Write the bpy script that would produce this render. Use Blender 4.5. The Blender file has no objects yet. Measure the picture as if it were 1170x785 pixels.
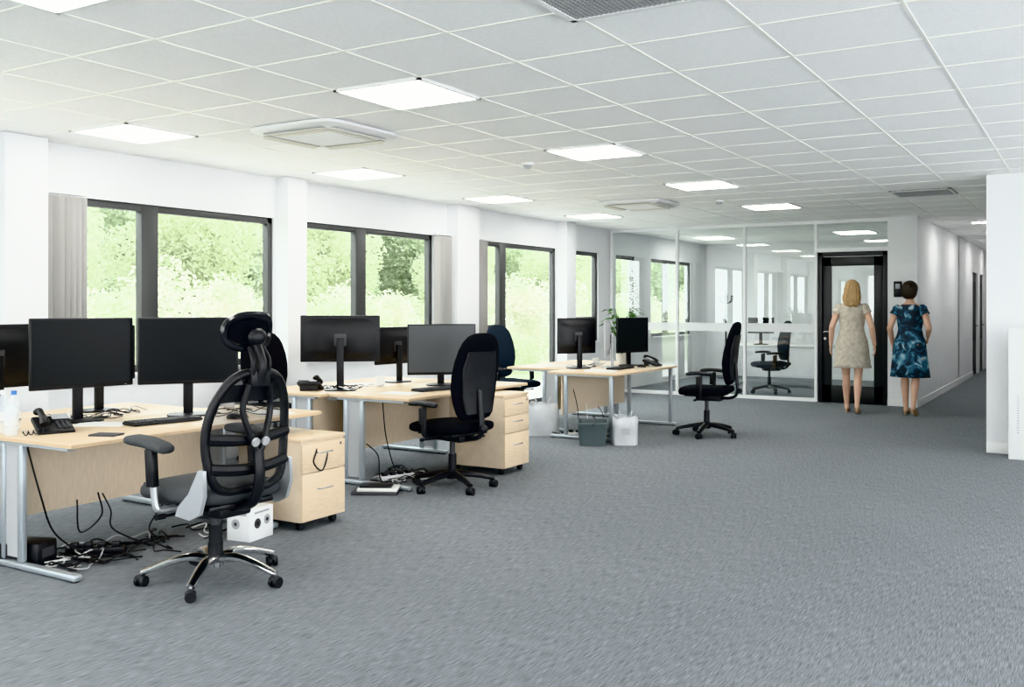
import bpy, bmesh, math, random
from mathutils import Vector, Matrix, Euler
R=random.Random(7)
sc=bpy.context.scene
try: sc.view_settings.view_transform='Khronos PBR Neutral'
except Exception: sc.view_settings.view_transform='Standard'
sc.view_settings.look='None'
sc.view_settings.exposure=0.64

# ---------------------------------------------------------------- materials
def mat(name,col,rough=.5,metal=0,noise=0,nscale=20,bump=0,bscale=200,stretch=(1,1,1),spec=.5,alpha=1,coat=0,trans=0):
    m=bpy.data.materials.new(name); m.use_nodes=True
    nt=m.node_tree; b=nt.nodes['Principled BSDF']
    b.inputs['Base Color'].default_value=(*col,1); b.inputs['Roughness'].default_value=rough
    b.inputs['Metallic'].default_value=metal; b.inputs['Specular IOR Level'].default_value=spec
    b.inputs['Alpha'].default_value=alpha; b.inputs['Coat Weight'].default_value=coat
    b.inputs['Transmission Weight'].default_value=trans
    if noise or bump:
        tc=nt.nodes.new('ShaderNodeTexCoord'); mp=nt.nodes.new('ShaderNodeMapping')
        mp.inputs['Scale'].default_value=stretch
        nt.links.new(tc.outputs['Object'],mp.inputs['Vector'])
    if noise:
        n=nt.nodes.new('ShaderNodeTexNoise'); n.inputs['Scale'].default_value=nscale; n.inputs['Detail'].default_value=4
        nt.links.new(mp.outputs['Vector'],n.inputs['Vector'])
        r=nt.nodes.new('ShaderNodeValToRGB')
        r.color_ramp.elements[0].position=.3; r.color_ramp.elements[1].position=.7
        r.color_ramp.elements[0].color=(*[c*(1-noise) for c in col],1)
        r.color_ramp.elements[1].color=(*[min(1,c*(1+noise)) for c in col],1)
        nt.links.new(n.outputs['Fac'],r.inputs['Fac']); nt.links.new(r.outputs['Color'],b.inputs['Base Color'])
    if bump:
        n2=nt.nodes.new('ShaderNodeTexNoise'); n2.inputs['Scale'].default_value=bscale; n2.inputs['Detail'].default_value=3
        nt.links.new(mp.outputs['Vector'],n2.inputs['Vector'])
        bp=nt.nodes.new('ShaderNodeBump'); bp.inputs['Strength'].default_value=bump; bp.inputs['Distance'].default_value=.01
        nt.links.new(n2.outputs['Fac'],bp.inputs['Height']); nt.links.new(bp.outputs['Normal'],b.inputs['Normal'])
    return m
def emis(name,col,s):
    m=bpy.data.materials.new(name); m.use_nodes=True; nt=m.node_tree; nt.nodes.clear()
    o=nt.nodes.new('ShaderNodeOutputMaterial'); e=nt.nodes.new('ShaderNodeEmission')
    e.inputs[0].default_value=(*col,1); e.inputs[1].default_value=s; nt.links.new(e.outputs[0],o.inputs[0]); return m
def glassmat(name,refl=.08,tint=(1,1,1)):
    m=bpy.data.materials.new(name); m.use_nodes=True; nt=m.node_tree; nt.nodes.clear()
    o=nt.nodes.new('ShaderNodeOutputMaterial'); t=nt.nodes.new('ShaderNodeBsdfTransparent'); g=nt.nodes.new('ShaderNodeBsdfGlossy')
    t.inputs[0].default_value=(*tint,1); g.inputs['Roughness'].default_value=0.0
    x=nt.nodes.new('ShaderNodeMixShader'); x.inputs[0].default_value=refl
    nt.links.new(t.outputs[0],x.inputs[1]); nt.links.new(g.outputs[0],x.inputs[2]); nt.links.new(x.outputs[0],o.inputs[0]); return m
def leafmat(name,c1,c2,sc_=1.6):
    m=bpy.data.materials.new(name); m.use_nodes=True; nt=m.node_tree; nt.nodes.clear()
    o=nt.nodes.new('ShaderNodeOutputMaterial'); d=nt.nodes.new('ShaderNodeBsdfDiffuse'); t=nt.nodes.new('ShaderNodeBsdfTranslucent')
    x=nt.nodes.new('ShaderNodeMixShader'); x.inputs[0].default_value=.45
    tc=nt.nodes.new('ShaderNodeTexCoord'); n=nt.nodes.new('ShaderNodeTexNoise'); n.inputs['Scale'].default_value=sc_; n.inputs['Detail'].default_value=5
    r=nt.nodes.new('ShaderNodeValToRGB'); r.color_ramp.elements[0].position=.35; r.color_ramp.elements[1].position=.65
    r.color_ramp.elements[0].color=(*c1,1); r.color_ramp.elements[1].color=(*c2,1)
    nt.links.new(tc.outputs['Object'],n.inputs['Vector']); nt.links.new(n.outputs['Fac'],r.inputs['Fac'])
    nt.links.new(r.outputs[0],d.inputs[0]); nt.links.new(r.outputs[0],t.inputs[0])
    nt.links.new(d.outputs[0],x.inputs[1]); nt.links.new(t.outputs[0],x.inputs[2]); nt.links.new(x.outputs[0],o.inputs[0]); return m

WHITE=mat('wall_paint',(.77,.78,.79),.6,noise=.02,nscale=3,bump=.05,bscale=80)
TRIM=mat('white_trim',(.80,.81,.81),.4)
TILE=mat('ceiling_tile',(.93,.935,.93),.85,noise=.03,nscale=60,bump=.12,bscale=300)
TBAR=mat('ceiling_tbar',(.92,.92,.87),.4)
BEECH=mat('beech_wood',(.68,.54,.38),.35,noise=.07,nscale=14,stretch=(6,1,6))
BEECHV=mat('beech_wood_panel',(.63,.52,.39),.4,noise=.06,nscale=12,stretch=(1,6,1))
EDGE=mat('beech_edge',(.56,.42,.27),.45,noise=.05)
SILVER=mat('silver_paint',(.42,.46,.49),.35,metal=.55)
CHROME=mat('chrome',(.72,.73,.75),.15,metal=1)
BLK=mat('black_plastic',(.013,.013,.015),.42,noise=.1,spec=.38)
BLKG=mat('black_gloss',(.010,.010,.012),.18)
SCREEN=mat('screen_black',(.009,.010,.011),.35,spec=.18)
SCREENREFL=mat('screen_grey_reflection',(.06,.065,.07),.35,spec=.4)  # reflection on the screen put into the base colour as lighter grey
FABRIC=mat('black_fabric',(.011,.011,.013),.95,noise=.25,nscale=150,bump=.3,bscale=600,spec=.1)
GREYFAB=mat('grey_fabric',(.060,.064,.068),.75,noise=.15,nscale=150,bump=.2,bscale=600,spec=.3)
NAVY=mat('navy_fabric',(.026,.034,.048),.95,noise=.2,nscale=150,bump=.3,bscale=600,spec=.1)
MESHF=mat('chair_mesh',(.03,.03,.032),.8,alpha=.58,bump=.2,bscale=500)
FRAME=mat('window_frame_anthracite',(.052,.054,.054),.45)
DOORBLK=mat('door_black',(.018,.018,.02),.4)
GLASS=glassmat('window_glass',.05,(.97,.99,.98))
GLASS2=glassmat('partition_glass',.09,(.96,.98,.975))
PALEBAND=mat('pale_glass_band',(.80,.82,.82),.6,alpha=.72)
BLIND=mat('blind_fabric',(.33,.325,.31),.8,noise=.04,nscale=4,stretch=(1,1,.3))
PANEL=emis('led_panel',(1,.985,.95),14.0)
DLIGHT=emis('downlight_lamp',(1,.985,.95),60.0)
GREYP=mat('grey_plastic',(.38,.39,.40),.5)
WPLAS=mat('white_plastic',(.75,.76,.76),.4)
KEYM=mat('key_black',(.03,.03,.033),.5)
PAPER=mat('paper',(.76,.76,.75),.7,noise=.03)
DGREY=mat('dark_grey',(.055,.055,.06),.6)
CRATE=mat('crate_grey_green',(.09,.115,.12),.5)
BAGM=mat('plastic_bag',(.60,.62,.64),.35,alpha=.75,bump=.5,bscale=18)
BLUE=mat('blue_label',(.05,.18,.45),.5)
CLEAR=mat('clear_pet',(.85,.9,.93),.08,alpha=.35,coat=.5)
GREEN=leafmat('plant_leaf',(.05,.13,.035),(.12,.26,.07))
TERRA=mat('pot_white',(.7,.7,.68),.5)
CREAM=mat('ac_cream',(.70,.68,.60),.5)
CHSIL=mat('chair_silver',(.58,.60,.62),.28,metal=.7)

# ---------------------------------------------------------------- mesh builder
class B:
    def __init__(s): s.bm=bmesh.new(); s.mats=[]
    def mi(s,m):
        if m not in s.mats: s.mats.append(m)
        return s.mats.index(m)
    def add(s,t,m,M=None):
        if M is not None: bmesh.ops.transform(t,matrix=M,verts=t.verts)
        i=s.mi(m)
        for f in t.faces: f.material_index=i; f.smooth=True
        me=bpy.data.meshes.new('t'); t.to_mesh(me); t.free(); s.bm.from_mesh(me); bpy.data.meshes.remove(me)
    def box(s,c,d,m,r=(0,0,0),bev=0,seg=2):
        t=bmesh.new(); bmesh.ops.create_cube(t,size=1)
        bmesh.ops.scale(t,vec=d,verts=t.verts)
        if bev: bmesh.ops.bevel(t,geom=t.edges[:],offset=min(bev,min(d)*.49),segments=seg,profile=.5,affect='EDGES')
        s.add(t,m,Matrix.Translation(c)@Euler(r).to_matrix().to_4x4())
    def cyl(s,p,q,r,m,r2=None,seg=16):
        p=Vector(p);q=Vector(q);d=q-p
        t=bmesh.new(); bmesh.ops.create_cone(t,cap_ends=True,segments=seg,radius1=r,radius2=r if r2 is None else r2,depth=d.length)
        s.add(t,m,Matrix.Translation((p+q)/2)@d.to_track_quat('Z','Y').to_matrix().to_4x4())
    def sph(s,c,d,m,seg=20,r=(0,0,0)):
        t=bmesh.new(); bmesh.ops.create_uvsphere(t,u_segments=seg,v_segments=max(6,seg//2),radius=1)
        bmesh.ops.scale(t,vec=d,verts=t.verts)
        s.add(t,m,Matrix.Translation(c)@Euler(r).to_matrix().to_4x4())
    def loft(s,rings,m,cap=True,closed=False):
        t=bmesh.new(); n=len(rings[0])
        V=[[t.verts.new(p) for p in r] for r in rings]
        k=len(V); 
        for i in range(k if closed else k-1):
            a=V[i];b=V[(i+1)%k]
            for j in range(n): t.faces.new((a[j],a[(j+1)%n],b[(j+1)%n],b[j]))
        if cap and not closed: t.faces.new(V[0][::-1]); t.faces.new(V[-1])
        bmesh.ops.recalc_face_normals(t,faces=t.faces[:])
        s.add(t,m)
    def tube(s,pts,r,m,seg=8,closed=False,flat=1.0):
        pts=[Vector(p) for p in pts]; n=len(pts)
        if isinstance(r,(list,tuple)):
            rs=[]
            for i in range(n):
                f=i/(n-1)*(len(r)-1); k=min(int(f),len(r)-2); rs.append(r[k]+(r[k+1]-r[k])*(f-k))
        else: rs=[r]*n
        rings=[]; up=None
        for i,p in enumerate(pts):
            if closed: d=pts[(i+1)%n]-pts[i-1]
            else: d=pts[min(i+1,n-1)]-pts[max(i-1,0)]
            if d.length<1e-6: d=Vector((0,0,1))
            d.normalize()
            if up is None:
                up=Vector((0,0,1)) if abs(d.z)<.9 else Vector((1,0,0))
            up=(up-d*up.dot(d)); 
            if up.length<1e-4: up=d.orthogonal()
            up.normalize(); sd=d.cross(up)
            rings.append([p+(up*math.cos(a)*flat+sd*math.sin(a))*rs[i] for a in [2*math.pi*j/seg for j in range(seg)]])
        s.loft(rings,m,closed=closed)
    def grid(s,rows,m):
        t=bmesh.new(); V=[[t.verts.new(p) for p in r] for r in rows]
        for i in range(len(V)-1):
            for j in range(len(V[0])-1): t.faces.new((V[i][j],V[i][j+1],V[i+1][j+1],V[i+1][j]))
        s.add(t,m)
    def mesh(s,name,angle=38):
        me=bpy.data.meshes.new(name); s.bm.to_mesh(me); s.bm.free()
        for m in s.mats: me.materials.append(m)
        me.set_sharp_from_angle(angle=math.radians(angle)); return me
    def done(s,name,loc=(0,0,0),rz=0,angle=38,parent=None):
        return put(s.mesh(name,angle),name,loc,rz,parent)
def put(me,name,loc=(0,0,0),rz=0,parent=None,s=1):
    o=bpy.data.objects.new(name,me); o.location=loc; o.rotation_euler=(0,0,math.radians(rz)); o.scale=(s,s,s)
    sc.collection.objects.link(o)
    if parent: o.parent=parent
    return o
def ring(c,ux,uy,a,b,n=28,e=2.6):
    c=Vector(c);ux=Vector(ux);uy=Vector(uy);out=[]
    for k in range(n):
        t=2*math.pi*k/n; ct,st=math.cos(t),math.sin(t)
        out.append(c+ux*(a*math.copysign(abs(ct)**(2/e),ct))+uy*(b*math.copysign(abs(st)**(2/e),st)))
    return out
def spline(pts,n=8):
    P=[Vector(p) for p in pts]; P=[P[0]*2-P[1]]+P+[P[-1]*2-P[-2]]; out=[]
    for i in range(1,len(P)-2):
        for k in range(n):
            t=k/n; a,b,c,d=P[i-1],P[i],P[i+1],P[i+2]
            out.append(.5*((2*b)+(c-a)*t+(2*a-5*b+4*c-d)*t*t+(3*b-a-3*c+d)*t**3))
    out.append(P[-2]); return out

# ---------------------------------------------------------------- room shell
XW=-6.83; YP=14.4; ZC=2.655; XR=3.6; YB=-4.5; YS=10.24; XS=-.89; XC=-2.1; YE=25.0
P=.62
def simple(name,c,d,m):
    b=B(); b.box((0,0,0),d,m); return b.done(name,c)

# carpet
cm=bpy.data.materials.new('carpet'); cm.use_nodes=True; nt=cm.node_tree; bs=nt.nodes['Principled BSDF']
bs.inputs['Roughness'].default_value=.95; bs.inputs['Specular IOR Level'].default_value=.2
tc=nt.nodes.new('ShaderNodeTexCoord')
def nz(scale,st,det=3):
    mp=nt.nodes.new('ShaderNodeMapping'); mp.inputs['Scale'].default_value=st; nt.links.new(tc.outputs['Object'],mp.inputs['Vector'])
    n=nt.nodes.new('ShaderNodeTexNoise'); n.inputs['Scale'].default_value=scale; n.inputs['Detail'].default_value=det; n.inputs['Roughness'].default_value=.7
    nt.links.new(mp.outputs['Vector'],n.inputs['Vector']); return n
n1=nz(1,(260,12,1),1); n2=nz(1,(330,300,1),1); n3=nz(.6,(1,1,1),2)
def mth(op,a,b):
    m=nt.nodes.new('ShaderNodeMath'); m.operation=op
    for i,v in enumerate((a,b)):
        if isinstance(v,(int,float)): m.inputs[i].default_value=v
        else: nt.links.new(v,m.inputs[i])
    return m.outputs[0]
s=mth('ADD',mth('ADD',mth('MULTIPLY',n1.outputs['Fac'],.5),mth('MULTIPLY',n2.outputs['Fac'],.45)),mth('MULTIPLY',n3.outputs['Fac'],.05))
rp=nt.nodes.new('ShaderNodeValToRGB'); e=rp.color_ramp.elements
e[0].position=.36; e[0].color=(.080,.089,.099,1); e[1].position=.64; e[1].color=(.275,.293,.312,1)
nt.links.new(s,rp.inputs['Fac']); nt.links.new(rp.outputs[0],bs.inputs['Base Color'])
bp=nt.nodes.new('ShaderNodeBump'); bp.inputs['Strength'].default_value=.15; bp.inputs['Distance'].default_value=.003
nt.links.new(s,bp.inputs['Height']); nt.links.new(bp.outputs[0],bs.inputs['Normal'])
simple('floor',((XW+XR)/2,(YB+YE)/2,-.06),(XR-XW+.6,YE-YB+.4,.12),cm)

# ceiling with exposed grid
b=B()
b.box(((XW+XR)/2,(YB+YE)/2,ZC+.06),(XR-XW+.6,YE-YB+.4,.12),TILE)
gx0=-3.47-P/2; gy0=4.55-P/2
k=-8
while gx0+k*P<XR:
    x=gx0+k*P
    if x>XW: b.box((x,(YB+YE)/2,ZC-.0005),(.016,YE-YB,.005),TBAR)
    k+=1
k=-16
while gy0+k*P<YE:
    y=gy0+k*P
    if y>YB: b.box(((XW+XR)/2,y,ZC-.0005),(XR-XW,.016,.0049),TBAR)
    k+=1
b.done('ceiling')

def wall_y(name,x,th,y0,y1,ops,z1=ZC):
    b=B(); y=y0; cx=x-th/2
    for (a,c,za,zb) in sorted(ops):
        if a>y: b.box((cx,(y+a)/2,z1/2),(th,a-y,z1),WHITE)
        if za>0: b.box((cx,(a+c)/2,za/2),(th,c-a,za),WHITE)
        b.box((cx,(a+c)/2,(zb+z1)/2),(th,c-a,z1-zb),WHITE)
        y=c
    if y1>y: b.box((cx,(y+y1)/2,z1/2),(th,y1-y,z1),WHITE)
    b.bm.normal_update(); return b.done(name)
ZT=2.258; ZS=.85; TH=.13
wins=[(-3.6,-1.3,ZS,ZT),(-1.0,1.3,ZS,ZT),(1.55,3.93,ZS,ZT),(4.70,6.81,ZS,ZT),(7.13,9.45,ZS,ZT),
      (10.56,12.55,0.02,ZT),(12.94,13.96,.85,ZT),(14.62,15.4,ZS,ZT),(16.1,18.1,ZS,ZT)]
wall_y('wall_left',XW,TH,YB,YE,wins)
def window(name,y0,y1,z0,z1,mull=(),trans=(),fw=.06):
    b=B(); x=XW-.06; d=.07
    b.box((x,y0+fw/2,(z0+z1)/2),(d,fw,z1-z0),FRAME,bev=.006); b.box((x,y1-fw/2,(z0+z1)/2),(d,fw,z1-z0),FRAME,bev=.006)
    b.box((x,(y0+y1)/2,z1-fw/2),(d,y1-y0,fw),FRAME,bev=.006); b.box((x,(y0+y1)/2,z0+fw/2),(d,y1-y0,fw),FRAME,bev=.006)
    for (a,w) in mull: b.box((x,a,(z0+z1)/2),(d+.01,w,z1-z0-.01),FRAME,bev=.006)
    for (ya,yb,z) in trans: b.box((x,(ya+yb)/2,z),(d,yb-ya,.07),FRAME,bev=.006)
    b.box((x-.005,(y0+y1)/2,(z0+z1)/2),(.006,y1-y0-.02,z1-z0-.02),GLASS)
    if z0>.3: b.box((XW-.02,(y0+y1)/2,z0-.012),(.13,y1-y0-.004,.022),TRIM)
    return b.done(name)
window('window_1',4.70,6.81,ZS,ZT,[(5.39,.17)])
window('window_2',7.13,9.45,ZS,ZT,[(8.13,.17)])
window('window_3',10.56,12.55,.02,ZT,[(11.07,.16)],[(10.6,11.0,1.12)])
window('window_4',12.94,13.96,ZS,ZT,[],[(12.98,13.92,1.2)])
window('window_5',1.55,3.93,ZS,ZT,[(2.7,.17)])
window('window_6',-1.0,1.3,ZS,ZT,[(.15,.17)])
window('window_7',-3.6,-1.3,ZS,ZT,[(-2.5,.17)])
window('window_8',14.62,15.4,ZS,ZT)
window('window_9',16.1,18.1,ZS,ZT,[(16.9,.12)])
for i,(a,c) in enumerate([(4.01,4.34),(6.83,7.09),(9.73,10.2),(12.57,12.86),(1.32,1.53),(-1.28,-1.02)]):
    simple('trim_%d'%(i+1),(XW+.08,(a+c)/2,ZC/2-.001),(.17,c-a,ZC-.004),WHITE)
b=B(); b.box((XW+.008,(YB+10.3)/2,.05),(.016,10.3-YB,.1),TRIM,bev=.003); b.box((XW+.008,(12.57+YP)/2,.05),(.016,YP-12.57,.1),TRIM,bev=.003); b.done('baseboard_left')
def blind(y0,y1,name='vertical_blind',z0=ZS-.02,n=None):
    b=B(); n=n or max(4,int((y1-y0)/.045))
    for i in range(n):
        y=y0+(y1-y0)*(i+.5)/n
        b.box((XW+.05,y,(z0+ZT)/2+.01),(.0025,.085,ZT-z0-.04),BLIND,r=(0,0,math.radians(-38+R.uniform(-9,9))))
    b.box((XW+.055,(y0+y1)/2,ZT+.02),(.04,y1-y0+.05,.03),TRIM)
    b.done(name)
blind(4.38,4.72); blind(9.43,9.72); blind(10.24,10.54); blind(3.70,3.98)
b=B()
b.box(((XW+XR)/2,YB-.1,.3),(XR-XW,.2,.6),WHITE); b.box(((XW+XR)/2,YB-.1,2.53),(XR-XW,.2,.25),WHITE)  # unseen back wall, left open at mid height to admit fill light
for x in (XW+.2,-4.2,-1.6,1.0,XR-.2): b.box((x,YB-.1,1.5),(.4,.2,1.81),WHITE)
b.done('wall_back')
b=B()
b.box((XR+.1,(YB+YS)/2,.3),(.2,YS-YB,.6),WHITE); b.box((XR+.1,(YB+YS)/2,2.53),(.2,YS-YB,.25),WHITE)  # unseen side wall; its open gaps are added for sky fill
for y in (YB+.3,-1.2,2.0,5.2,YS-.3): b.box((XR+.1,y,1.5),(.2,.6,1.81),WHITE)
b.done('wall_right')
simple('wall_stub',((XS+XR)/2+.1,YS+.08,ZC/2),(XR-XS+.2,.16,ZC),WHITE)
simple('wall_corridor_right',(XS+.06,(YS+.16+YE)/2,ZC/2),(.12,YE-YS-.16,ZC),WHITE)
b=B(); b.box(((XS+XR)/2,YS-.007,.05),(XR-XS,.014,.1),TRIM,bev=.003); b.done('baseboard_stub')
b=B()
b.box((XC-.08,(YP+21.3)/2,ZC/2),(.16,21.3-YP,ZC),WHITE)
b.box((XC-.08,(22.3+22.7)/2,ZC/2),(.16,.4,ZC),WHITE); b.box((XC-.08,24.3,ZC/2),(.16,1.4,ZC),WHITE)
for y in (21.8,23.15): b.box((XC-.08,y,2.37),(.16,1.0,.57),WHITE)
b.done('wall_corridor_left')
b=B(); b.box((XC+.006,(YP+21.3)/2,.05),(.014,21.3-YP,.1),TRIM); b.done('baseboard_corridor')
for i,y in enumerate((21.8,23.15)):
    b=B(); b.box((0,0,1.04),(.05,.98,2.08),DOORBLK,bev=.004); b.box((.03,0,1.3),(.01,.5,1.2),DGREY); b.cyl((.03,.38,1.0),(.08,.38,1.0),.01,CHROME); b.done('door_%d'%(i+2),(XC-.06,y,0))
simple('wall_corridor_end',((XC+XS)/2,YE+.05,ZC/2),(XS-XC+.4,.1,ZC),WHITE)

# far glass partition
b=B()
xs=[-6.80,-5.66,-4.57,-3.50]
for x in xs: b.box((x,YP,ZC/2),(.045,.06,ZC-.01),TRIM,bev=.004)
b.box((-4.64,YP,ZC-.025),(4.3,.062,.05),TRIM); b.box((-5.16,YP,.025),(3.3,.062,.05),TRIM)
b.box((-2.98,YP,2.22),(1.04,.062,.05),TRIM)
for a,c in zip(xs[:-1],xs[1:]): b.box(((a+c)/2,YP,1.33),(c-a-.03,.01,2.6),GLASS2)
b.box((-2.98,YP,2.42),(.98,.01,.36),GLASS2)
for a,c in zip(xs[:-1],xs[1:]): b.box(((a+c)/2,YP-.009,1.08),(c-a-.05,.004,.13),PALEBAND)  # pale translucent band across each pane
b.done('glass_partition')
b=B(); xa,xb=-3.465,-2.505
b.box((xa+.03,YP-.01,1.09),(.06,.09,2.18),DOORBLK,bev=.004); b.box((xb-.03,YP-.01,1.09),(.06,.09,2.18),DOORBLK,bev=.004); b.box(((xa+xb)/2,YP-.01,2.155),(xb-xa,.09,.06),DOORBLK,bev=.004)
b.box((xa+.12,YP,1.06),(.13,.05,2.11),DOORBLK,bev=.003); b.box((xb-.12,YP,1.06),(.13,.05,2.11),DOORBLK,bev=.003)
b.box(((xa+xb)/2,YP,2.05),(xb-xa-.1,.05,.13),DOORBLK,bev=.003); b.box(((xa+xb)/2,YP,.13),(xb-xa-.1,.05,.25),DOORBLK,bev=.003)
b.box(((xa+xb)/2,YP,1.1),(xb-xa-.3,.012,1.8),GLASS)
b.cyl((xa+.10,YP-.02,1.03),(xa+.10,YP-.09,1.03),.012,CHROME); b.cyl((xa+.10,YP-.085,1.03),(xa+.24,YP-.085,1.03),.011,CHROME)
b.cyl((xa+.10,YP-.02,.93),(xa+.10,YP-.035,.93),.02,CHROME)
b.done('door_1')
simple('wall_far',(-2.34,YP,ZC/2),(.32,.12,ZC),WHITE)
simple('trim_12',(-2.16,YP-.06,ZC/2-.001),(.13,.22,ZC-.003),WHITE)
b=B(); b.box((-2.40,YP-.067,.05),(.2,.014,.1),TRIM); b.done('baseboard_far')
b=B(); b.box((0,0,0),(.11,.04,.22),BLK,bev=.012); b.box((0,-.022,.04),(.06,.006,.07),GREYP,bev=.002); b.done('door_entry_panel',(-2.36,YP-.08,1.64))
simple('wall_meeting_back',((XW+XC)/2,19.0,ZC/2),(XC-XW,.1,ZC),WHITE)

# ---------------------------------------------------------------- ceiling fittings
def led(x,y):
    b=B(); z=ZC-.006
    b.box((0,0,0),(P-.05,P-.05,.008),PANEL)
    for sx,sy,dx,dy in ((1,0,.022,P),(-1,0,.022,P),(0,1,P,.022),(0,-1,P,.022)):
        b.box((sx*(P/2-.011),sy*(P/2-.011),-.001),(dx,dy,.012),TRIM)
    b.done('ceiling_led_panel',(x,y,z))
for y in (-.43,2.20,4.55,7.04,9.53,12.02):  # row behind the camera is unseen, added for fill light
    for x in (-5.95,-3.47): led(x,y)
for y in (-2.92,2.06,-.43): led(1.49,y)  # unseen panels, added as extra fill
led(1.49,4.55); led(1.49,7.04)  # more unseen fill panels
for x in (-5.95,-3.47): led(x,17.0)
for y in (15.8,18.0,20.6,23.0):
    b=B(); b.cyl((0,0,0),(0,0,-.012),.13,TRIM,seg=28); b.cyl((0,0,-.010),(0,0,-.016),.11,DLIGHT,seg=28); b.done('ceiling_downlight',(-1.45,y,ZC-.002))
def ac(x,y):
    b=B()
    b.loft([ring((0,0,0),(1,0,0),(0,1,0),.40,.40,40,7),ring((0,0,-.02),(1,0,0),(0,1,0),.405,.405,40,7),ring((0,0,-.035),(1,0,0),(0,1,0),.38,.38,40,7),ring((0,0,-.04),(1,0,0),(0,1,0),.30,.30,40,7)],WPLAS)
    b.box((0,0,-.045),(.50,.50,.012),CREAM,bev=.004)
    for i in range(14): b.box((0,-.20+i*.0305,-.053),(.44,.006,.006),TRIM)
    for a in range(4):
        M=Euler((0,0,a*math.pi/2)).to_matrix()
        c=M@Vector((.318,0,-.042)); b.box(c,(.045,.54,.008) ,GREYP,r=(0,0,a*math.pi/2),bev=.003)
        c=M@Vector((.325,0,-.050)); b.box(c,(.05,.52,.006),CREAM,r=(0,math.radians(12),a*math.pi/2))
    b.done('ceiling_air_conditioner',(x,y,ZC-.006))
ac(-4.71,5.2); ac(-4.71,10.75)
def grille(x,y,dx,dy):
    b=B(); b.box((0,0,0),(dx,dy,.01),DGREY)
    for sx,sy,a,c in ((1,0,.03,dy),(-1,0,.03,dy),(0,1,dx,.03),(0,-1,dx,.03)): b.box((sx*(dx/2-.015),sy*(dy/2-.015),-.004),(a,c,.016),TRIM)
    n=int(dx/.022)
    for i in range(1,n): b.box((-dx/2+i*dx/n,0,-.005),(.007,dy-.05,.008),GREYP)
    n=int(dy/.022)
    for i in range(1,n): b.box((0,-dy/2+i*dy/n,-.005),(dx-.05,.007,.0079),GREYP)
    b.done('ceiling_vent_grille',(x,y,ZC-.007))
grille(-1.64,3.42,P,P); grille(-1.61,11.37,P,P)
for q in ((-4.24,7.27),(-3.8,11.0)):
    b=B(); b.cyl((0,0,0),(0,0,-.02),.055,WPLAS,seg=24); b.cyl((0,0,-.02),(0,0,-.045),.04,GREYP,r2=.03,seg=24); b.done('smoke_detector',(*q,ZC-.002))

# ---------------------------------------------------------------- furniture
def cleg(b,y,x0,x1,ups,sgn):
    b.box(((x0+x1)/2,y,.022),(abs(x1-x0),.055,.034),SILVER,bev=.012,seg=3)
    for f in (x0,x1): b.cyl((f-.03*math.copysign(1,f-(x0+x1)/2),y,0),(f-.03*math.copysign(1,f-(x0+x1)/2),y,.01),.02,BLK,seg=12)
    for u in ups: b.box((u,y,.36),(.045,.035,.64),SILVER,bev=.01)
    if len(ups)>1 and abs(ups[0]-ups[1])<.25: b.box(((ups[0]+ups[1])/2,y,.36),(abs(ups[0]-ups[1]),.010,.60),GREYP)
    b.box(((x0+x1)/2,y,.672),(abs(x1-x0)*.85,.04,.02),SILVER)
def desk(x_front,y0,y1,depth=.8,face=1,legs=None,two=False):
    b=B(); L=y1-y0; f=face
    b.box((0,0,.6925),(depth,L,.025),BEECH,bev=.004); 
    b.box((0,0,.691),(depth+.003,L+.003,.016),EDGE)
    legs=legs or (-L/2+.03,L/2-.03)
    for y in legs:
        ups=(f*(depth/2-.07),-f*(depth/2-.2)) if two else (-f*.08,-f*.24)
        cleg(b,y,f*(depth/2-(.0)),-f*(depth/2-.02),ups,f)
    b.box((-f*(depth/2-.14),(legs[0]+legs[1])/2,.46),(.018,legs[1]-legs[0]-.04,.43),BEECHV)
    b.box((-f*(depth/2-.05),(legs[0]+legs[1])/2,.655),(.1,legs[1]-legs[0]-.3,.03),GREYP)
    b.done('office_desk',(x_front-f*depth/2,(y0+y1)/2,0))
desk(-4.40,2.99,4.82,legs=(-.875,.50))
desk(-5.99,2.70,4.52,face=-1,depth=.785)
desk(-4.42,5.80,7.57)
desk(-6.01,5.72,7.50,face=-1,depth=.785)
desk(-4.20,9.0,10.68,two=True)
desk(-5.79,9.45,11.1,face=-1,depth=.785)

def pedestal(h,drawers,loc):
    b=B(); w,d=.40,.56; z0=.055
    b.box((0,0,(z0+h)/2),(d-.02,w,h-z0),BEECHV,bev=.002)
    b.box((0,0,h-.0),(d+.004,w+.01,.022),BEECH,bev=.003)
    z=h-.022; hh=[ (h-.022-z0)*x for x in drawers]
    for k in hh:
        b.box((d/2-.003,0,z-k/2),(.018,w-.006,k-.008),BEECH,bev=.002)
        b.tube([(d/2+.005,-.065,z-k*.35),(d/2+.028,-.055,z-k*.35),(d/2+.028,.055,z-k*.35),(d/2+.005,.065,z-k*.35)],.005,CHROME)
        z-=k
    b.cyl((d/2+.004,.15,h-.05),(d/2+.012,.15,h-.05),.009,CHROME)
    for sx in (-1,1):
        for sy in (-1,1):
            x,y=sx*(d/2-.06),sy*(w/2-.05); b.cyl((x-.015,y,.024),(x+.015,y,.024),.024,BLK); b.cyl((x,y,.03),(x,y,.06),.012,BLK)
    b.done('drawer_pedestal',loc)
pedestal(.565,(.38,.62),(-4.48,4.62,0))
pedestal(.655,(.25,.25,.5),(-4.45,6.96,0))

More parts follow.
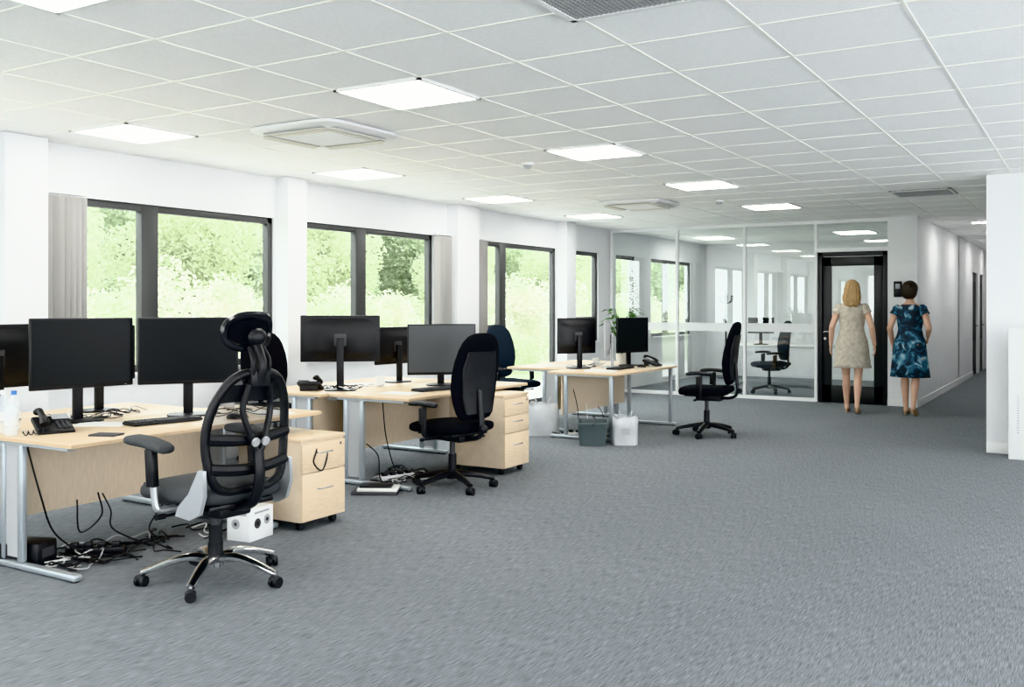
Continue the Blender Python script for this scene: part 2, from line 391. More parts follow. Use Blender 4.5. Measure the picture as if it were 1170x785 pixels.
def star(b,m,arch,rad=.31,cast=BLK,ph=.3):
    for k in range(5):
        a=2*math.pi*k/5+ph; d=Vector((math.cos(a),math.sin(a),0))
        pts=[d*.02+Vector((0,0,.115)),d*.12+Vector((0,0,.105+arch)),d*.22+Vector((0,0,.088+arch)),d*rad+Vector((0,0,.068))]
        b.tube(spline(pts,4),[.036,.032,.027,.022],m,seg=10,flat=.7)
        c=d*rad
        b.cyl(c+Vector((0,0,.03)),c+Vector((0,0,.066)),.008,m)
        a2=a+R.uniform(-1,1); q=Vector((math.cos(a2),math.sin(a2),0))
        for s_ in (-1,1): b.cyl(c+q*(s_*.006)+Vector((0,0,.027)),c+q*(s_*.026)+Vector((0,0,.027)),.027,cast,seg=18)
        b.sph(c+Vector((0,0,.04)),(.028,.028,.022),cast,seg=12)
    b.cyl((0,0,.075),(0,0,.135),.042,m,seg=20)
X,Y,Z=Vector((1,0,0)),Vector((0,1,0)),Vector((0,0,1))
def seat(b,m,z=.465,L=.25,W=.25,th=.045,xo=0):
    prof=[(-1,.55,.3),(-.96,.78,.7),(-.85,.9,.95),(-.5,.97,1),(0,1,1),(.5,1,1),(.8,.97,1),(.93,.9,.9),(.99,.75,.6),(1.0,.6,.3)]
    b.loft([ring((xo+p*L,0,z+(-.02*max(0,p-.5)*2)+(.012*(p*p))),Y,Z,W*w,th*t,32,3.2) for p,w,t in prof],m)
def task_chair(fab,name):
    b=B(); star(b,BLK,.0)
    b.cyl((0,0,.12),(0,0,.26),.030,BLK); b.cyl((0,0,.26),(0,0,.37),.020,DGREY)
    b.box((-.03,0,.385),(.26,.16,.05),BLK,bev=.012); b.cyl((0,.1,.385),(.06,.24,.38),.008,BLK); b.sph((.06,.25,.38),(.02,.02,.012),BLK,10)
    b.cyl((-.10,-.1,.385),(-.12,-.22,.38),.008,BLK)
    b.box((0,0,.42),(.38,.36,.02),BLK,bev=.008)
    seat(b,fab)
    pr=[(.53,.10,.012,-.235),(.545,.15,.026,-.235),(.58,.18,.036,-.235),(.66,.205,.042,-.225),(.76,.225,.044,-.225),(.86,.23,.042,-.24),(.96,.222,.040,-.262),(1.05,.20,.037,-.285),(1.10,.175,.034,-.298),(1.14,.135,.028,-.308),(1.158,.09,.018,-.312),(1.165,.05,.008,-.313)]
    b.loft([ring((x,0,z),Y,X,w,t,32,2.5) for z,w,t,x in pr],fab)
    pr2=[(.58,.13,.02,-.275),(.70,.16,.02,-.268),(.9,.17,.02,-.285),(1.03,.14,.014,-.315)]
    b.loft([ring((x,0,z),Y,X,w,t,24,3) for z,w,t,x in pr2],BLK)
    b.tube(spline([(-.12,0,.39),(-.25,0,.395),(-.31,0,.45),(-.305,0,.60),(-.295,0,.75)],5),.026,BLK,seg=8,flat=.6)
    b.sph((-.33,0,.47),(.03,.035,.03),BLK,12)
    for s_ in (-1,1):
        b.tube(spline([(0,s_*.17,.415),(0,s_*.26,.415),(-.005,s_*.288,.46),(-.01,s_*.29,.63)],4),.019,BLK,seg=8)
        b.box((0.01,s_*.29,.56),(.055,.030,.12),BLK,bev=.008)
        b.loft([ring((.01+p*.13,s_*.285,.655-.012*abs(p)**2),Y,Z,.042*w,.019*w,20,2.8) for p,w in ((-1,.4),(-.94,.8),(-.7,1),(0,1),(.7,1),(.94,.8),(1,.4))],BLK)
    return b.mesh(name)
ch=task_chair(FABRIC,'office_chair'); 
put(ch,'office_chair',(-4.23,6.10,0),168,s=1.03)
put(ch,'office_chair',(-3.60,10.02,0),186,s=1.06)
put(ch,'office_chair',(-6.35,6.35,0),-20)
chn=task_chair(NAVY,'office_chair_navy'); put(chn,'office_chair',(-6.05,10.05,0),-15)
put(chn,'office_chair',(-4.50,15.45,0),215)

def mesh_chair():
    b=B(); star(b,CHROME,.025,.355,ph=.90)
    b.cyl((0,0,.12),(0,0,.20),.038,BLK); b.cyl((0,0,.20),(0,0,.29),.034,BLK); b.cyl((0,0,.29),(0,0,.36),.026,DGREY)
    b.box((-.02,0,.375),(.28,.2,.06),BLK,bev=.015)
    for s_ in (-1,1): b.cyl((.05,s_*.1,.37),(.07,s_*.27,.365),.008,BLK); b.cyl((.07,s_*.25,.365),(.07,s_*.30,.365),.014,BLK)
    b.box((0,0,.415),(.42,.40,.03),BLK,bev=.01)
    seat(b,GREYFAB,z=.470,L=.28,W=.265,th=.052,xo=.03)
    H=[(.50,.12,-.25),(.53,.19,-.25),(.60,.222,-.245),(.70,.240,-.235),(.80,.242,-.24),(.90,.225,-.26),(.98,.19,-.285),(1.04,.145,-.305),(1.07,.08,-.315),(1.075,.0,-.318)]
    half=spline([(x,w,z) for z,w,x in H],3)
    out=half+[Vector((p.x,-p.y,p.z)) for p in half[::-1][1:]]
    b.tube(out,.023,BLK,seg=10,closed=True)
    b.grid([[Vector((x+.03*(1-(t*t))-.03,w*t,z)) for t in [i/6-1 for i in range(13)]] for z,w,x in H[:-1]],MESHF)
    b.grid([[Vector((x-.005-.012*(1-t*t),w*t,z)) for t in [i/6-1 for i in range(13)]] for z,w,x in ((.935,.212,-.275),(.965,.20,-.28),(1.02,.165,-.30))],BLK)
    for z,x,w in ((.765,-.255,.240),(.62,-.255,.230)):
        b.tube([(x-.03*(1-(i/6-1)**2),w*(i/6-1),z-.02*(1-(i/6-1)**2)) for i in range(13)],.024,BLK,seg=8,flat=1.2)
    b.tube(spline([(-.12,0,.39),(-.28,0,.43),(-.335,0,.55),(-.33,0,.70)],6),[.04,.034,.028],BLK,seg=10,flat=.6)
    for s_ in (-1,1):
        b.tube(spline([(-.33,0,.66),(-.325,s_*.05,.78),(-.315,s_*.085,.90),(-.335,s_*.06,1.02)],6),.016,BLK,seg=8)
        pl=[(-.05,.385),(-.07,.43),(-.15,.50),(-.225,.62),(-.262,.62),(-.268,.50),(-.235,.41),(-.16,.375)]
        y=s_*.266; b.loft([[Vector((px,y-s_*.010,pz)) for px,pz in pl],[Vector((px,y+s_*.010,pz)) for px,pz in pl]],CHSIL)
        b.tube(spline([(.06,s_*.2,.40),(.06,s_*.29,.405),(.07,s_*.305,.45),(.08,s_*.31,.58)],5),.023,CHSIL,seg=10,flat=.75)
        b.box((.085,s_*.312,.61),(.062,.040,.19),BLK,bev=.01,r=(0,.08,0))
        b.cyl((.10,s_*.333,.53),(.10,s_*.34,.53),.012,DGREY)
        b.loft([ring((.12+p*.155,s_*.305,.732+.014*p-.012*p*p),Y,Z,.055*w,.026*w,20,2.8) for p,w in ((-1,.4),(-.94,.8),(-.7,.95),(0,1),(.7,1),(.94,.8),(1,.4))],GREYFAB)
    b.box((-.335,0,1.05),(.035,.12,.09),BLK,bev=.012)
    b.tube(spline([(-.34,0,1.03),(-.355,0,1.11),(-.33,0,1.18),(-.30,0,1.23)],4),.026,BLK,seg=8)
    for s_ in (-1,1): b.tube(spline([(-.34,s_*.045,1.06),(-.35,s_*.05,1.13),(-.31,s_*.04,1.20)],4),.012,BLK,seg=8)
    hr=[]; hw,hh,hz=.135,.082,1.275
    for i in range(32):
        t=2*math.pi*i/32; y=hw*math.copysign(abs(math.cos(t))**.75,math.cos(t)); z=hh*math.copysign(abs(math.sin(t))**.75,math.sin(t))
        hr.append(Vector((-.29+.05*(y/hw)**2-.012*(z/hh),y,hz+z)))
    b.tube(hr,.021,BLKG,seg=8,closed=True)
    rows=[]
    for i in range(9):
        v=i/4-1; w=hw*(1-abs(v)**3)**.4 if abs(v)<1 else .05
        rows.append([Vector((-.292+.05*(w*t/hw)**2-.012*v,w*t,hz+hh*v)) for t in [j/5-1 for j in range(11)]])
    b.grid(rows,FABRIC)
    b.sph((-.32,0,1.25),(.03,.055,.045),BLK,14)
    for s_ in (-1,1): b.cyl((-.34,s_*.03,.74),(-.352,s_*.03,.735),.022,GREYP,seg=18)
    return b.mesh('mesh_office_chair')
put(mesh_chair(),'mesh_office_chair',(-3.84,3.42,0),176)

def monitor(cx,cy,face,w=.61,z0=.91,z1=1.33,base=.705,silver=False,scr=None):
    b=B(); h=z1-z0; zc=(z0+z1)/2-base
    bm0=BLK if not silver else GREYP
    b.box((0,0,zc),(.022,w,h),bm0,bev=.006)
    b.box((.0115,0,zc+.006),(.002,w-.022,h-.035),scr or SCREEN)
    b.loft([ring((-.010,0,zc),Y,Z,w*.46,h*.44,28,5),ring((-.028,0,zc),Y,Z,w*.38,h*.36,28,5),ring((-.045,0,zc-.01),Y,Z,w*.22,h*.26,28,4)],bm0)
    b.box((-.048,0,zc-.01),(.008,.10,.10),DGREY,bev=.003)
    for i in range(7): b.box((-.030,-w*.2+i*w*.4/6,zc+h*.27),(.006,w*.04,.006),DGREY)
    b.box((-.066,0,zc/2+.01),(.03,.06,zc),bm0,bev=.008)
    b.loft([ring((-.04,0,0.0),X,Y,.10,.13,28,3.5),ring((-.04,0,.010),X,Y,.10,.13,28,3.5),ring((-.05,0,.016),X,Y,.07,.09,28,3.5)],bm0)
    b.box((.012,w*.42,z0-base+.010),(.002,.012,.003),GREYP)
    b.done('computer_monitor',(cx,cy,base),face)
def seg_mon(p,q,**k):
    p=Vector(p);q=Vector(q);c=(p+q)/2;d=q-p
    monitor(c.x,c.y,math.degrees(math.atan2(-d.x,d.y)),w=d.length,**k)
seg_mon((-5.25,3.30),(-5.15,3.92))
seg_mon((-5.10,3.92),(-4.74,4.41))
monitor(-5.72,3.36,180,z0=.90,z1=1.29)
monitor(-5.72,4.05,176,z0=.90,z1=1.27)
monitor(-5.36,6.10,130,w=.65,z0=.94,z1=1.325)
monitor(-5.52,7.02,175,w=.50,z0=.87,z1=1.21)
monitor(-4.90,6.90,-48,w=.60,z0=.80,z1=1.245,scr=SCREENREFL)
monitor(-4.98,9.62,150,w=.50,z0=.87,z1=1.27)
monitor(-4.75,9.92,200,w=.5,z0=.84,z1=1.24,silver=True)
monitor(-4.62,10.34,-22,w=.5,z0=.86,z1=1.27)

def keyboard(x,y,rz):
    b=B(); b.box((0,0,.010),(.145,.44,.016),BLK,bev=.004)
    for r in range(6):
        for c in range(18):
            if r==0 and 4<c<11: continue
            b.box((.055-r*.022,-.205+c*.0241,.021),(.018,.020,.007),KEYM,bev=.002,seg=1)
    b.box((.055,.0,.021),(.018,.14,.007),KEYM,bev=.002)
    b.done('computer_keyboard',(x,y,.705),rz)
keyboard(-4.76,3.84,-10); keyboard(-4.66,6.50,-15); keyboard(-4.50,9.75,0)
def mouse(x,y,rz):
    b=B(); b.loft([ring((0,0,z),X,Y,.052*s_,.031*s_,24,2.3) for z,s_ in ((0,.95),(.012,1),(.024,.85),(.032,.5),(.034,.1))],BLK); b.box((.02,0,.033),(.012,.005,.006),GREYP); b.done('computer_mouse',(x,y,.705),rz)
mouse(-4.55,4.20,10); mouse(-4.6,6.95,0); mouse(-4.42,10.15,0)
def phone(x,y,rz):
    b=B()
    b.box((0,0,.035),(.20,.19,.03),BLK,r=(0,math.radians(20),0),bev=.01)
    b.box((-.06,0,.03),(.04,.15,.06),BLK,bev=.008)
    b.box((-.045,.045,.080),(.06,.09,.006),GREYP,r=(0,math.radians(20),0),bev=.002)
    for r in range(4):
        for c in range(3): b.box((.0+r*.022,.02+c*.024,.058-r*.008),(.015,.017,.008),DGREY,r=(0,math.radians(20),0),bev=.002,seg=1)
    b.tube(spline([(-.08,-.06,.105),(-.05,-.06,.118),(0,-.06,.105),(.05,-.06,.082),(.085,-.06,.055)],4),[.026,.024,.017,.017,.019,.026,.025],BLK,seg=10,flat=.7)
    pts=[(.09+.02*math.sin(i*.9)+.01*i*.2,-.07-.004*i,.02+.012*math.cos(i*.9)) for i in range(30)]
    b.tube(pts,.003,BLK,seg=5)
    b.done('desk_phone',(x,y,.705),rz)
phone(-4.93,3.24,-20); phone(-5.55,5.95,120); phone(-4.42,10.45,10)
def bottle(x,y,h,cap):
    b=B(); pr=[(0,.028),(.005,.033),(.02,.034),(h*.5,.031),(h*.62,.034),(h*.72,.033),(h*.84,.018),(h*.9,.013),(h*.93,.013)]
    b.loft([ring((0,0,z),X,Y,r,r,20,2) for z,r in pr],CLEAR)
    b.loft([ring((0,0,z),X,Y,.0345,.0345,20,2) for z in (h*.3,h*.5)],PAPER)
    b.cyl((0,0,h*.9),(0,0,h),.015,cap); b.done('water_bottle',(x,y,.705))
bottle(-5.12,3.07,.235,WPLAS); bottle(-4.98,3.03,.20,WPLAS); bottle(-5.2,3.18,.22,BLUE)
def sheet(name,x,y,z,rz,w=.21,l=.297,n=1,m=PAPER):
    b=B(); 
    for i in range(n): b.box((R.uniform(-.004,.004),R.uniform(-.004,.004),.0015+i*.003),(l,w,.003),m,r=(0,0,R.uniform(-.05,.05)))
    b.done(name,(x,y,z),rz)
sheet('notepad',-4.55,3.3,.705,20,n=3,w=.10,l=.15,m=DGREY); sheet('paper_sheet',-5.0,3.6,.705,35)
sheet('paper_sheet',-4.75,6.12,.705,10); sheet('paper_sheet',-4.6,4.55,.705,-20,n=2); sheet('paper_sheet',-5.6,6.6,.705,60,n=2)
sheet('paper_stack',-4.5,9.25,.705,5,n=5); sheet('paper_stack',-5.3,9.8,.705,20,n=4)
def mug(x,y,m):
    b=B(); b.loft([ring((0,0,z),X,Y,r,r,24,2) for z,r in ((0,.034),(.003,.038),(.09,.040),(.092,.037),(.012,.034),(.010,.001))],m)
    b.tube(spline([(.038,0,.07),(.062,0,.07),(.066,0,.04),(.037,0,.022)],4),.005,m,seg=6); b.done('coffee_mug',(x,y,.705),R.uniform(0,360))
mug(-5.3,6.55,WPLAS); mug(-5.1,4.66,WPLAS); mug(-5.0,10.15,TERRA)
def cables(name,c,spread,n,z=0,mats=(BLK,BLK,BLK,BLK,WPLAS,GREYP),L=7,r=.0045,loops=1):
    b=B()
    for i in range(n):
        a=R.uniform(0,6.28); p=Vector((R.uniform(-1,1)*spread[0]*.6,R.uniform(-1,1)*spread[1]*.6,0)); pts=[]
        for k in range(L):
            pts.append(Vector((p.x,p.y,.006+R.random()*.04*(1 if k%2 else .2))))
            a+=R.uniform(-1.3,1.3); st=.10*loops
            q=p+Vector((math.cos(a)*st,math.sin(a)*st,0))
            if abs(q.x)>spread[0] or abs(q.y)>spread[1]: a+=math.pi*.7; q=p+Vector((math.cos(a)*st,math.sin(a)*st,0))
            p=q
        b.tube(spline(pts,5),r,R.choice(mats),seg=6)
    b.done(name,(c[0],c[1],z))
cables('cable_bundle',(-4.85,3.35),(.35,.30),13); cables('cable_bundle',(-4.75,3.85),(.3,.35),9)
cables('cable_bundle',(-4.85,6.2),(.3,.4),12); cables('cable_bundle',(-4.75,9.3),(.4,.5),10)
cables('cable_bundle',(-5.4,6.35),(.2,.35),8,z=.705,r=.0035); cables('cable_bundle',(-5.35,3.7),(.12,.5),8,z=.705,r=.0035)
cables('cable_bundle',(-5.0,10.0),(.15,.5),8,z=.705,r=.0035); cables('cable_bundle',(-4.75,4.35),(.25,.3),5,z=.705,r=.003)
def hang(pts,name='hanging_cable',m=BLK,r=.005):
    b=B(); b.tube(spline(pts,8),r,m,seg=6); b.done(name)
hang([(-5.05,3.15,.68),(-4.98,3.2,.35),(-5.0,3.3,.12),(-4.85,3.4,.01),(-4.6,3.5,.008)])
hang([(-5.0,3.6,.30),(-4.95,3.62,.20),(-4.9,3.6,.10),(-4.7,3.7,.008)]); hang([(-4.95,3.4,.30),(-4.85,3.35,.14),(-4.8,3.45,.22),(-4.9,3.5,.33)])
hang([(-5.02,4.0,.30),(-4.95,4.0,.2),(-4.9,3.85,.06),(-4.7,3.8,.008)]); hang([(-4.3,4.62,.575),(-4.195,4.55,.50),(-4.19,4.52,.42),(-4.195,4.60,.36),(-4.195,4.65,.46),(-4.28,4.7,.575)])
hang([(-5.0,6.2,.66),(-4.95,6.2,.3),(-4.9,6.3,.02),(-4.7,6.4,.008)]); hang([(-5.0,6.0,.30),(-4.92,6.05,.2),(-4.85,6.0,.02),(-4.6,5.9,.008)]); hang([(-4.95,9.6,.66),(-4.85,9.6,.3),(-4.8,9.6,.02),(-4.6,9.5,.008)],m=WPLAS)
hang([(-4.9,9.9,.30),(-4.8,9.9,.2),(-4.7,9.8,.02),(-4.5,9.6,.008)]); hang([(-4.9,9.3,.66),(-4.8,9.3,.3),(-4.75,9.25,.02),(-4.5,9.15,.008)])
def strip(x,y,rz,name='power_strip',z=0,m=WPLAS):
    b=B(); b.box((0,0,.018),(.32,.055,.036),m,bev=.006)
    for i in range(4): b.box((-.115+i*.075,0,.050),(.045,.04,.03),BLK,bev=.006)
    b.done(name,(x,y,z),rz)
strip(-4.85,3.45,40,m=BLK); strip(-4.85,6.2,70); strip(-4.75,9.3,20)
b=B(); b.box((0,0,.065),(.26,.16,.13),BLK,bev=.015); b.box((.131,0,.07),(.003,.10,.05),DGREY); b.done('backup_power_unit',(-4.98,3.12,0),20)
b=B(); b.box((0,0,.095),(.17,.22,.19),WPLAS,bev=.002)
for yy,zz,m_ in ((-.04,.10,DGREY),(.05,.11,GREYP)):
    b.cyl((.085,yy,zz),(.0865,yy,zz),.03,m_,seg=24); b.cyl((.086,yy,zz),(.088,yy,zz),.012,BLK,seg=20)
b.box((.0855,0,.165),(.002,.14,.012),GREYP)
b.cyl((-.02,-.110,.10),(-.02,-.1125,.10),.03,GREYP,seg=24); b.cyl((-.02,-.112,.10),(-.02,-.1135,.10),.012,DGREY,seg=20); b.box((0,-.1105,.16),(.12,.002,.014),GREYP)
b.done('cardboard_carton',(-4.38,4.17,0),8)
b=B()
b.loft([ring((0,0,z),X,Y,a*.15,a*.19,28,7) for z,a in ((0,.88),(.2,1.0),(.215,1.06),(.235,1.06),(.235,.97),(.02,.84))],CRATE)
b.tube(spline([(0,-.2,.20),(.02,-.21,.24),(.0,0,.28),(.02,.21,.24),(0,.2,.20)],4),.006,DGREY)
b.done('plastic_crate',(-4.37,8.80,0),25)
def bag(name,x,y,h,w,lab=None,rz=0):
    b=B(); rr=[]
    for i in range(13):
        v=i/12; z=h*v; a=w*(1-.06*v)
        rg=ring((0,0,z),X,Y,a,a*.75,40,4.5)
        rr.append([Vector((p.x*(1+.05*math.sin(5*math.atan2(p.y,p.x)+v*4)),p.y*(1+.06*math.sin(4*math.atan2(p.y,p.x)+v*6)),p.z+(.02*math.sin(6*math.atan2(p.y,p.x)) if i==12 else 0))) for p in rg])
    b.loft(rr,BAGM,cap=False); b.loft([rr[0],[p*1.0+Vector((0,0,.002)) for p in rr[0]]],BAGM)
    b.sph((0,0,h*.55),(w*.8,w*.55,h*.42),PAPER,16)
    for s_ in (-1,1): b.tube(spline([(s_*w*.4,-.05,h*.95),(s_*w*.5,-.02,h*1.2),(s_*w*.3,.05,h*.97)],5),.009,BAGM,flat=.5)
    if lab: b.box((0,-w*.80,h*.5),(w*.6,.004,h*.25),lab)
    b.done(name,(x,y,0),rz)
bag('white_carrier_bag',-4.08,8.95,.28,.13,GREYP,30); bag('white_carrier_bag',-5.15,9.15,.34,.17,None,30)
b=B(); b.box((0,0,.012),(.34,.24,.024),DGREY,bev=.004); b.box((.02,0,.034),(.30,.20,.02),PAPER,bev=.003); b.box((0,.02,.052),(.24,.16,.016),BLK,bev=.004); b.done('stacked_folders',(-4.62,5.66,0),30)
# plant on desk
b=B(); b.loft([ring((0,0,z),X,Y,r,r,24,2) for z,r in ((0,.055),(.12,.075),(.13,.078),(.13,.07),(.11,.065))],TERRA)
for i in range(60):
    a=R.uniform(0,6.28); h=R.uniform(.36,.68); o=R.uniform(.05,.22); d=Vector((math.cos(a),math.sin(a),0)); sd=Vector((-d.y,d.x,0))
    b.tube([(0,0,.1),d*o*.4+Z*h*.7,d*o+Z*h],.003,GREEN,seg=4)
    c=d*o+Z*h; l=R.uniform(.08,.13); w=.028
    b.grid([[c-sd*.002,c+sd*.002],[c+d*l*.4-sd*w+Z*.01,c+d*l*.4+sd*w+Z*.01],[c+d*l-sd*.003-Z*.02,c+d*l+sd*.003-Z*.02]],GREEN)
b.done('potted_plant',(-4.86,10.57,.705))
# meeting room contents
b=B(); b.box((0,0,.70),(.8,1.7,.03),WPLAS,bev=.006)
for sy in (-.75,.75): cleg(b,sy,-.35,.35,(-.25,.25),1)
b.done('meeting_table',(-4.75,17.0,0),90)
monitor(-5.1,17.0,-70,w=.45,z0=.92,z1=1.2,base=.715)
b=B(); b.cyl((0,0,.02),(0,0,1.7),.015,BLK); b.cyl((0,0,0),(0,0,.02),.16,BLK)
for i in range(6):
    a=i*math.pi/3; d=Vector((math.cos(a),math.sin(a),0)); b.tube(spline([Z*1.45+d*.01,Z*1.5+d*.12,Z*1.6+d*.14],4),.008,BLK); b.sph(Z*1.6+d*.14,(.014,)*3,BLK,8)
b.done('coat_stand',(-6.15,18.2,0))
b=B(); b.box((0,0,.61),(1.1,.07,1.22),WPLAS,bev=.008); b.box((0,0,1.215),(1.1,.08,.02),WPLAS,bev=.004)
for i in range(7): b.box((-.551,0,.30+i*.08),(.003,.014,.03),GREYP)
for i in range(16): b.box((-.47,-.036,.25+i*.022),(.02,.002,.006),GREYP)
b.done('boxed_whiteboard',(-.13,9.92,0),0)

# ---------------------------------------------------------------- people
SKIN=mat('skin',(.58,.37,.27),.5,noise=.04,nscale=12)
BLOND=mat('blond_hair',(.38,.25,.12),.6,noise=.35,nscale=30,stretch=(6,6,.6),bump=.4,bscale=90)
DARKH=mat('dark_hair',(.022,.014,.011),.5,noise=.3,nscale=30,stretch=(6,6,.6),bump=.4,bscale=90)
CREAMD=mat('cream_dress',(.45,.41,.34),.85,noise=.18,nscale=22,bump=.2,bscale=120)
NUDE=mat('nude_shoe',(.55,.36,.24),.4); SHOE=mat('tan_shoe',(.45,.30,.18),.4)
EYEW=mat('eye_white',(.85,.85,.85),.2); IRIS=mat('iris',(.05,.09,.12),.2); LIP=mat('lip',(.5,.16,.15),.4)
FLOR=bpy.data.materials.new('blue_floral_dress'); FLOR.use_nodes=True; nt=FLOR.node_tree; bs=nt.nodes['Principled BSDF']; bs.inputs['Roughness'].default_value=.8
tc=nt.nodes.new('ShaderNodeTexCoord'); vn=nt.nodes.new('ShaderNodeTexNoise'); vn.inputs['Scale'].default_value=8; vn.inputs['Detail'].default_value=2; vn.inputs['Distortion'].default_value=1.2
rp=nt.nodes.new('ShaderNodeValToRGB')
cr=rp.color_ramp.elements; cr[0].position=.42; cr[0].color=(.016,.022,.032,1); cr[1].position=.70; cr[1].color=(.45,.53,.56,1)
for p_,c_ in ((.50,(.02,.05,.09,1)),(.56,(.05,.15,.23,1)),(.62,(.15,.30,.38,1))):
    q=cr.new(p_); q.color=c_
nt.links.new(tc.outputs['Object'],vn.inputs['Vector']); nt.links.new(vn.outputs['Fac'],rp.inputs['Fac']); nt.links.new(rp.outputs[0],bs.inputs['Base Color'])

def woman(loc,rz,H,dressm,hairm,shoem,hem,hairstyle,arms,stride,lean=0):
    """faces local +Y. arms: list of (side, elbow, wrist, handdir)"""
    root=bpy.data.objects.new('woman',None); sc.collection.objects.link(root)
    root.location=loc; root.rotation_euler=(0,0,math.radians(rz)); root.scale=(H/1.74,)*3
    b=B()
    def cap(p,q,r1,r2):
        b.cyl(p,q,r1,SKIN,r2=r2,seg=20); b.sph(p,(r1,)*3,SKIN,16); b.sph(q,(r2,)*3,SKIN,16)
    tor=[(.84,.14,.095,0),(.90,.172,.115,-.01),(.96,.175,.118,-.012),(1.04,.145,.10,0),(1.11,.125,.09,.005),(1.20,.140,.10,.01),(1.30,.155,.11,.012),(1.37,.165,.10,.0),(1.42,.145,.075,-.005),(1.45,.09,.055,-.005),(1.47,.06,.05,-.005)]
    b.loft([ring((0,y,z),X,Y,a,c,28,2.2) for z,a,c,y in tor],SKIN)
    for s_ in (-1,1): b.sph((s_*.07,.085,1.27),(.062,.055,.062),SKIN)
    for s_ in (-1,1): b.sph((s_*.075,-.07,.92),(.085,.065,.08),SKIN)
    cap((0,-.008,1.43),(0,.012,1.54),.052,.048)
    b.sph((0,.012,1.632),(.076,.094,.104),SKIN,28); b.sph((0,.045,1.585),(.054,.052,.062),SKIN,20)
    b.sph((0,.075,1.548),(.022,.02,.018),SKIN,12)
    b.cyl((0,.098,1.640),(0,.117,1.600),.008,SKIN,r2=.014,seg=10); b.sph((0,.112,1.600),(.015,.013,.011),SKIN,10)
    for s_ in (-1,1):
        b.sph((s_*.078,.0,1.618),(.010,.020,.031),SKIN,12)
        b.sph((s_*.034,.085,1.660),(.024,.012,.008),SKIN,10)
    for s_,st in ((-1,stride),(1,-stride)):
        hip=Vector((s_*.088,0,.88)); lift=.0 if st>0 else .045
        kn=Vector((s_*.08,st*.55+.03,.50+lift*.3)); an=Vector((s_*.072,st-(.03 if st<0 else 0),.105+lift)); 
        cap(hip,hip.lerp(kn,.5),.088,.070); cap(hip.lerp(kn,.5),kn,.070,.050)
        mid=kn.lerp(an,.32)+Vector((0,-.018,0)); cap(kn,mid,.048,.052); cap(mid,an,.052,.030)
        toe=Vector((an.x,an.y+.14,.032)); cap(an,an+Vector((0,-.02,-.05)),.030,.026); cap(an+Vector((0,.0,-.03)),toe,.030,.024); cap(toe,toe+Vector((0,.04,-.010)),.024,.018)
    for s_,el,wr,hd in arms:
        sh=Vector((s_*.165,-.005,1.385)); el=Vector(el); wr=Vector(wr); hd=Vector(hd).normalized()
        cap(sh,el,.046,.037); cap(el,el.lerp(wr,.35),.037,.036); cap(el.lerp(wr,.35),wr,.036,.024)
        inn=Vector((-s_,0,0)); inn=(inn-hd*inn.dot(hd)).normalized(); side=hd.cross(inn).normalized()
        if side.y<0: side=-side
        for k in (-1,-.33,.33,1): cap(wr+side*k*.012,wr+hd*.085+side*k*.026,.013,.012)
        for i,(k,l) in enumerate(((1,.068),(.36,.078),(-.30,.072),(-.95,.056))):
            p0=wr+hd*.085+side*k*.027; d1=(hd+inn*.18+side*k*.10).normalized(); d2=(hd+inn*.7+side*k*.06).normalized(); d3=(hd*.6+inn*1.0).normalized()
            p1=p0+d1*l*.45; p2=p1+d2*l*.32; p3=p2+d3*l*.25
            cap(p0,p1,.0095,.0088); cap(p1,p2,.0088,.008); cap(p2,p3,.008,.0068)
        t0=wr+hd*.025+side*.018; t1=t0+(hd*.7+side*.8+inn*.3).normalized()*.042; t2=t1+(hd*1+side*.35+inn*.4).normalized()*.032
        cap(t0,t1,.0135,.011); cap(t1,t2,.011,.008)
    body=b.done('body',parent=root)
    rm=body.modifiers.new('Remesh','REMESH'); rm.mode='VOXEL'; rm.voxel_size=.0065; rm.use_smooth_shade=True
    sm=body.modifiers.new('Smooth','SMOOTH'); sm.factor=.5; sm.iterations=3
    b=B()
    for s_ in (-1,1):
        b.sph((s_*.030,.088,1.638),(.014,.011,.008),EYEW,12); b.sph((s_*.030,.0965,1.638),(.006,.005,.006),IRIS,10)
        b.tube(spline([(s_*.014,.103,1.660),(s_*.032,.101,1.666),(s_*.050,.088,1.659)],4),.0028,hairm,seg=6)
    b.tube(spline([(-.022,.092,1.573),(-.008,.102,1.577),(0,.103,1.575),(.008,.102,1.577),(.022,.092,1.573)],4),.004,LIP,seg=6)
    b.tube(spline([(-.020,.092,1.570),(0,.102,1.567),(.020,.092,1.570)],4),.0045,LIP,seg=6)
    b.done('face_features',parent=root)
    b=B(); n=48
    zs=[(1.44,.105,.070,-.005),(1.415,.150,.088,-.004),(1.37,.176,.112,.002),(1.30,.172,.130,.012),(1.22,.160,.122,.01),(1.12,.145,.108,.003),(1.04,.163,.118,0),(.95,.196,.138,-.012),(.86,.205,.145,-.01),(.75,.212,.150,-.004),(.65,.222,.157,0),(hem,.235,.168,0)]
    rr=[]
    for z,a,c,y in zs:
        f=max(0,(1.0-z))*.11; rg=[]
        for j in range(n):
            t=2*math.pi*j/n; k=1+f*math.sin(9*t+z*3)*.8+f*.4*math.sin(4*t+1.3)
            rg.append(Vector((a*k*math.cos(t),y+c*k*math.sin(t)*(1+.25*f*5*abs(stride)),z)))
        rr.append(rg)
    b.loft(rr,dressm,cap=False)
    for s_,el,wr,hd in arms:
        sh=Vector((s_*.150,-.005,1.40)); d=(Vector(el)-Vector((s_*.165,-.005,1.385)))
        b.tube([sh-d.normalized()*.03,sh+d*.02,sh+d*.2,sh+d*.38+Vector((s_*.010,0,0))],[.035,.058,.058,.062],dressm,seg=20)
    d_=b.done('dress',parent=root); so=d_.modifiers.new('Solid','SOLIDIFY'); so.thickness=.004
    b=B()
